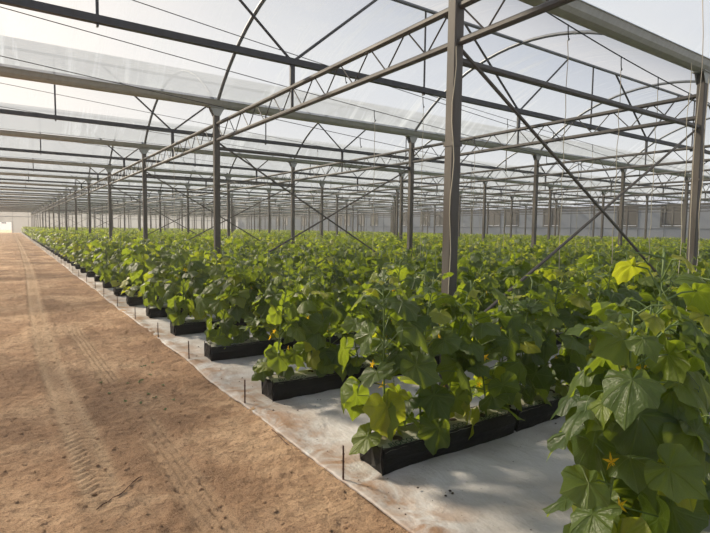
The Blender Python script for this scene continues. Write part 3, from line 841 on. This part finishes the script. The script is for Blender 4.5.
# ------------------------------------------------------------------ grow bags
def bag_meshes(seed):
    r = random.Random(seed)
    b = MB(); nx, L_ = 14, BL
    ring = lambda x, s: [(x, 0 + .012 * s, .0), (x, 0 - .006 + .008 * math.sin(x * 9 + seed), .10), (x, .010, BH - .015 + .006 * math.sin(x * 7 + seed)), (x, .03, BH - .018),
                         (x, BW - .03, BH - .018), (x, BW - .01, BH - .015 + .006 * math.sin(x * 8 + seed)), (x, BW + .006, .10), (x, BW - .012, .0)]
    vs = []
    for k in range(nx + 1): vs += ring(L_ * k / nx, 1)
    fs = [(k * 8 + q, k * 8 + (q + 1) % 8, (k + 1) * 8 + (q + 1) % 8, (k + 1) * 8 + q) for k in range(nx) for q in range(8)]
    fs = [f[::-1] for f in fs]
    fs += [tuple(range(8)), tuple(range(nx * 8, nx * 8 + 8))[::-1]]
    b.add(vs, fs)
    # folded pleats of the liner at the end
    b.tube([(-.004, .012, .0), (-.014, .018, .10), (-.008, .02, BH + .012)], [.006, .010, .004], 5)
    b.tube([(-.004, BW - .03, .0), (-.012, BW - .05, .10), (-.006, BW - .03, BH + .016)], [.005, .009, .004], 5)
    b.add([(0, .0, BH - .03), (-.03, BW * .2, .06), (0, BW * .5, .02), (-.012, BW * .45, BH - .02), (0, BW * .98, BH - .03), (-.02, BW * .8, .05)], [(0, 1, 3), (3, 1, 2), (3, 2, 5), (3, 5, 4)])
    liner = b.mesh('grow_bag', M['black'], False)
    b = MB(); nu, nv = 26, 9; vs = []
    for i in range(nu + 1):
        for j in range(nv + 1):
            x = .008 + (L_ - .016) * i / nu; v = j / nv; y = .006 + (BW - .012) * v
            z = BH - .028 + .030 * math.sin(PI * v) ** .55 + .007 * math.sin(x * 21 + j * 1.7 + seed) * math.sin(PI * v) + .004 * math.sin(x * 47 + j * 2.9)
            e = min(i, nu - i)
            if e == 0: z -= .012
            vs.append((x, y, z))
    fs = [(i * (nv + 1) + j, (i + 1) * (nv + 1) + j, (i + 1) * (nv + 1) + j + 1, i * (nv + 1) + j + 1) for i in range(nu) for j in range(nv)]
    b.add(vs, fs); top = b.mesh('cover_sheet', M['sheet'], True)
    b = MB()
    c = Vector((.03, BW * .62, BH + .018))
    vs = [c + Vector((0, 0, .02))]
    for q in range(9): a = q * 2 * PI / 9; vs.append(c + Vector((math.cos(a) * (.022 + .012 * r.random()), math.sin(a) * (.026 + .012 * r.random()), -.02 + .03 * r.random())))
    b.add(vs, [(0, 1 + q, 1 + (q + 1) % 9) for q in range(9)]); knot = b.mesh('sheet_knot', M['sheet'], True)
    return liner, top, knot
bag_set = [bag_meshes(k) for k in range(4)]
def text_mesh(s, size):
    cu = bpy.data.curves.new('lettering', 'FONT'); cu.body = s; cu.size = size; cu.space_character = 1.08; cu.offset = .0012
    to = bpy.data.objects.new('lettering', cu); col.objects.link(to)
    bpy.context.view_layer.update()
    me = bpy.data.meshes.new_from_object(to.evaluated_get(bpy.context.evaluated_depsgraph_get()))
    bpy.data.objects.remove(to); me.name = 'lettering'; me.materials.clear(); me.materials.append(M['ink'])
    n = len(me.vertices); co = np.empty(n * 3, np.float32); me.vertices.foreach_get('co', co); co = co.reshape(-1, 3)
    out = np.empty_like(co)
    # wrap onto the rounded shoulder of the cover sheet
    v = (.012 + co[:, 1] * .95) / BW
    out[:, 0] = co[:, 0]; out[:, 1] = .004 + v * BW; out[:, 2] = BH - .028 + .030 * np.sin(PI * np.clip(v, .01, 1)) ** .55 + .0085
    me.vertices.foreach_set('co', out.ravel()); me.update(); return me
let = text_mesh('RIOCOCO', .058)
bags = []
for ri, y0 in enumerate(row_y):
    k = 0; x = XB
    while x + BL < XW - .5:
        bags.append((ri, k, x, y0, cam_d(x, y0))); x += BL + .05; k += 1
bags_v = [q for q in bags if inview(q[2], q[3], 1.2)]
bags_v.sort(key=lambda q: q[4] * (1 if q[1] == 0 else 3.0))
ind = bags_v[:170]; bset = {(q[0], q[1]) for q in ind}
for q, (ri, k, x, y0, d) in enumerate(ind):
    li, to, kn = bag_set[(ri + k * 3) % 4]
    jx = (rp.uniform(-.02, .02)) if k == 0 else 0
    o = obj('grow_bag', li, None, (x + jx, y0, -.006)); obj('cover_sheet', to, o)
    if k == 0 and d < 25: obj('sheet_knot', kn, o)
    if d < 12:
        for xx in (.06, .50, .93): obj('lettering', let, o, (xx, 0, 0))
    if ri == 0: lab = 'black grow bag of the nearest row, mostly out of frame at lower right'
    elif k == 0: lab = {1: 'nearest whole black grow bag with pale top and green lettering'}.get(ri) or (('black grow bag ending the %s whole row beside the path' % ORD[ri - 1]) if ri <= 12 else 'small distant black grow bag end beside the path')
    elif ri == 1: lab = 'black grow bag farther right behind the nearest whole one in its row' if k > 1 else 'second black grow bag in the nearest whole row, right of the gap'
    elif ri <= 12: lab = 'black grow bag inside the %s whole row, behind the foliage' % ORD[ri - 1]
    else: lab = 'black grow bag deep inside a distant crop row'
    tag(o, lab, 'grow bag', 'black grow bags in rows')
b = MB()
for (ri, k, x, y0, d) in bags:
    if (ri, k) in bset or d < -2: continue
    b.box((x, y0, .014), (x + BL, y0 + BW, BH))
tag(obj('distant_grow_bags', b.mesh('distant_grow_bags', M['black'])), 'remaining black grow bags hidden under the crop', 'grow bag', kind='stuff')

# yellow fallen leaves and soil bits on the sheet
b = MB(); rr_ = random.Random(8)
for k in range(420):
    y = .9 + 9 * rr_.random() ** 1.5; x = XE + .08 + rr_.random() ** 2 * 2.0
    if any(y0 - .03 < y < y0 + BW + .03 for y0 in row_y) and x > XB - .05: continue
    s = .003 + .009 * rr_.random() ** 3; v, f = cm[k % 5]
    b.add([(x + s * p[0], y + s * p[1], .012 + s * p[2]) for p in v], f)
tag(obj('soil_crumbs', b.mesh('soil_crumbs', M['soil'])), 'dark crumbs of soil scattered on the white ground sheet', 'soil', kind='stuff')

# ------------------------------------------------------------------ sky and sun
SUN_AZ, SUN_EL = R(-26), R(33)             # azimuth measured from the path direction, to the left
sd = Vector((math.sin(SUN_AZ) * math.cos(SUN_EL), math.cos(SUN_AZ) * math.cos(SUN_EL), math.sin(SUN_EL)))
w = bpy.data.worlds.new('World'); scn.world = w; w.use_nodes = True; nt = w.node_tree
for n in list(nt.nodes): nt.nodes.remove(n)
out = nt.nodes.new('ShaderNodeOutputWorld'); bg = nt.nodes.new('ShaderNodeBackground')
tc = nt.nodes.new('ShaderNodeTexCoord'); sp_ = nt.nodes.new('ShaderNodeSeparateXYZ'); nt.links.new(tc.outputs['Generated'], sp_.inputs[0])
base = ramp(nt, sp_.outputs[2], [(.0, (.74, .75, .77)), (.10, (.70, .73, .80)), (.30, (.54, .62, .80)), (1., (.36, .47, .72))]).outputs[0]
mp = nt.nodes.new('ShaderNodeMapping'); mp.inputs['Scale'].default_value = (1, 1, 3.2); nt.links.new(tc.outputs['Generated'], mp.inputs[0])
cl = noise(nt, 2.6, 6, .6, mp.outputs[0], .6)
base = mixc(nt, mth(nt, 'MULTIPLY', ramp(nt, cl, [(.42, (0, 0, 0)), (.68, (1, 1, 1))]).outputs[0], .55), base, (.80, .82, .87))
dp = nt.nodes.new('ShaderNodeVectorMath'); dp.operation = 'DOT_PRODUCT'; nt.links.new(tc.outputs['Generated'], dp.inputs[0]); dp.inputs[1].default_value = Vector((math.sin(R(-14)), math.cos(R(-14)), .42)).normalized()
g1 = mth(nt, 'POWER', mth(nt, 'MAXIMUM', dp.outputs['Value'], 0), 14.)
g2 = mth(nt, 'POWER', mth(nt, 'MAXIMUM', dp.outputs['Value'], 0), 3.)
glow = mixc(nt, 1., mixc(nt, g1, (0, 0, 0), (1.2, .88, .50)), mixc(nt, g2, (0, 0, 0), (.38, .30, .19)), 'ADD')
tot = mixc(nt, 1., base, glow, 'ADD')
nt.links.new(tot, bg.inputs[0]); bg.inputs[1].default_value = .88
nt.links.new(bg.outputs[0], out.inputs[0])
ld = bpy.data.lights.new('sun', 'SUN'); ld.energy = 15; ld.color = (1, .86, .66); ld.angle = R(7)
lo = bpy.data.objects.new('sun', ld); col.objects.link(lo); lo.rotation_euler = (-sd).to_track_quat('-Z', 'Y').to_euler()

# ------------------------------------------------------------------ camera
cd = bpy.data.cameras.new('camera'); cam = bpy.data.objects.new('camera', cd); col.objects.link(cam); scn.camera = cam
cd.sensor_width = 36; cd.sensor_fit = 'HORIZONTAL'; cd.lens = FPX / 710 * 36; cd.clip_end = 600; cd.clip_start = .05
Rr = Vector((math.cos(YAW), -math.sin(YAW), 0)); fl_ = Vector((math.sin(YAW), math.cos(YAW), 0))
Fv = fl_ * math.cos(PITCH) - Vector((0, 0, math.sin(PITCH))); Uv = fl_ * math.sin(PITCH) + Vector((0, 0, math.cos(PITCH)))
R2 = Rr * math.cos(ROLL) - Uv * math.sin(ROLL); U2 = Rr * math.sin(ROLL) + Uv * math.cos(ROLL)
mw = Matrix.Identity(4)
for i in range(3): mw[i][0], mw[i][1], mw[i][2] = R2[i], U2[i], -Fv[i]
mw[0][3], mw[1][3], mw[2][3] = 0, 0, CH
cam.matrix_world = mw

scn.view_settings.view_transform = 'Standard'; scn.view_settings.look = 'None'
scn.view_settings.gamma = 1; scn.view_settings.use_curve_mapping = False; scn.view_settings.exposure = 0.0
scn.cycles.max_bounces = 7; scn.cycles.diffuse_bounces = 3; scn.cycles.glossy_bounces = 2; scn.cycles.transmission_bounces = 4
scn.cycles.transparent_max_bounces = 40; scn.cycles.use_denoising = True
scn.cycles.caustics_reflective = False; scn.cycles.caustics_refractive = False

# ------------------------------------------------------------------ thin haze volume through the house, added to lighten the far roof
m, nt, out = new_mat('haze_volume')
vs_ = nt.nodes.new('ShaderNodeVolumeScatter'); vs_.inputs['Color'].default_value = (.97, .98, 1, 1)
vs_.inputs['Density'].default_value = .0017; vs_.inputs['Anisotropy'].default_value = .35
nt.links.new(vs_.outputs[0], out.inputs['Volume'])
b = MB(); b.box((XL + .06, -3.5, .005), (XW - .25, YF - .3, ZG - .6))
o = obj('haze', b.mesh('haze', m)); tag(o, 'thin pale haze in the far part of the greenhouse', 'haze', kind='stuff')
scn.cycles.volume_bounces = 1
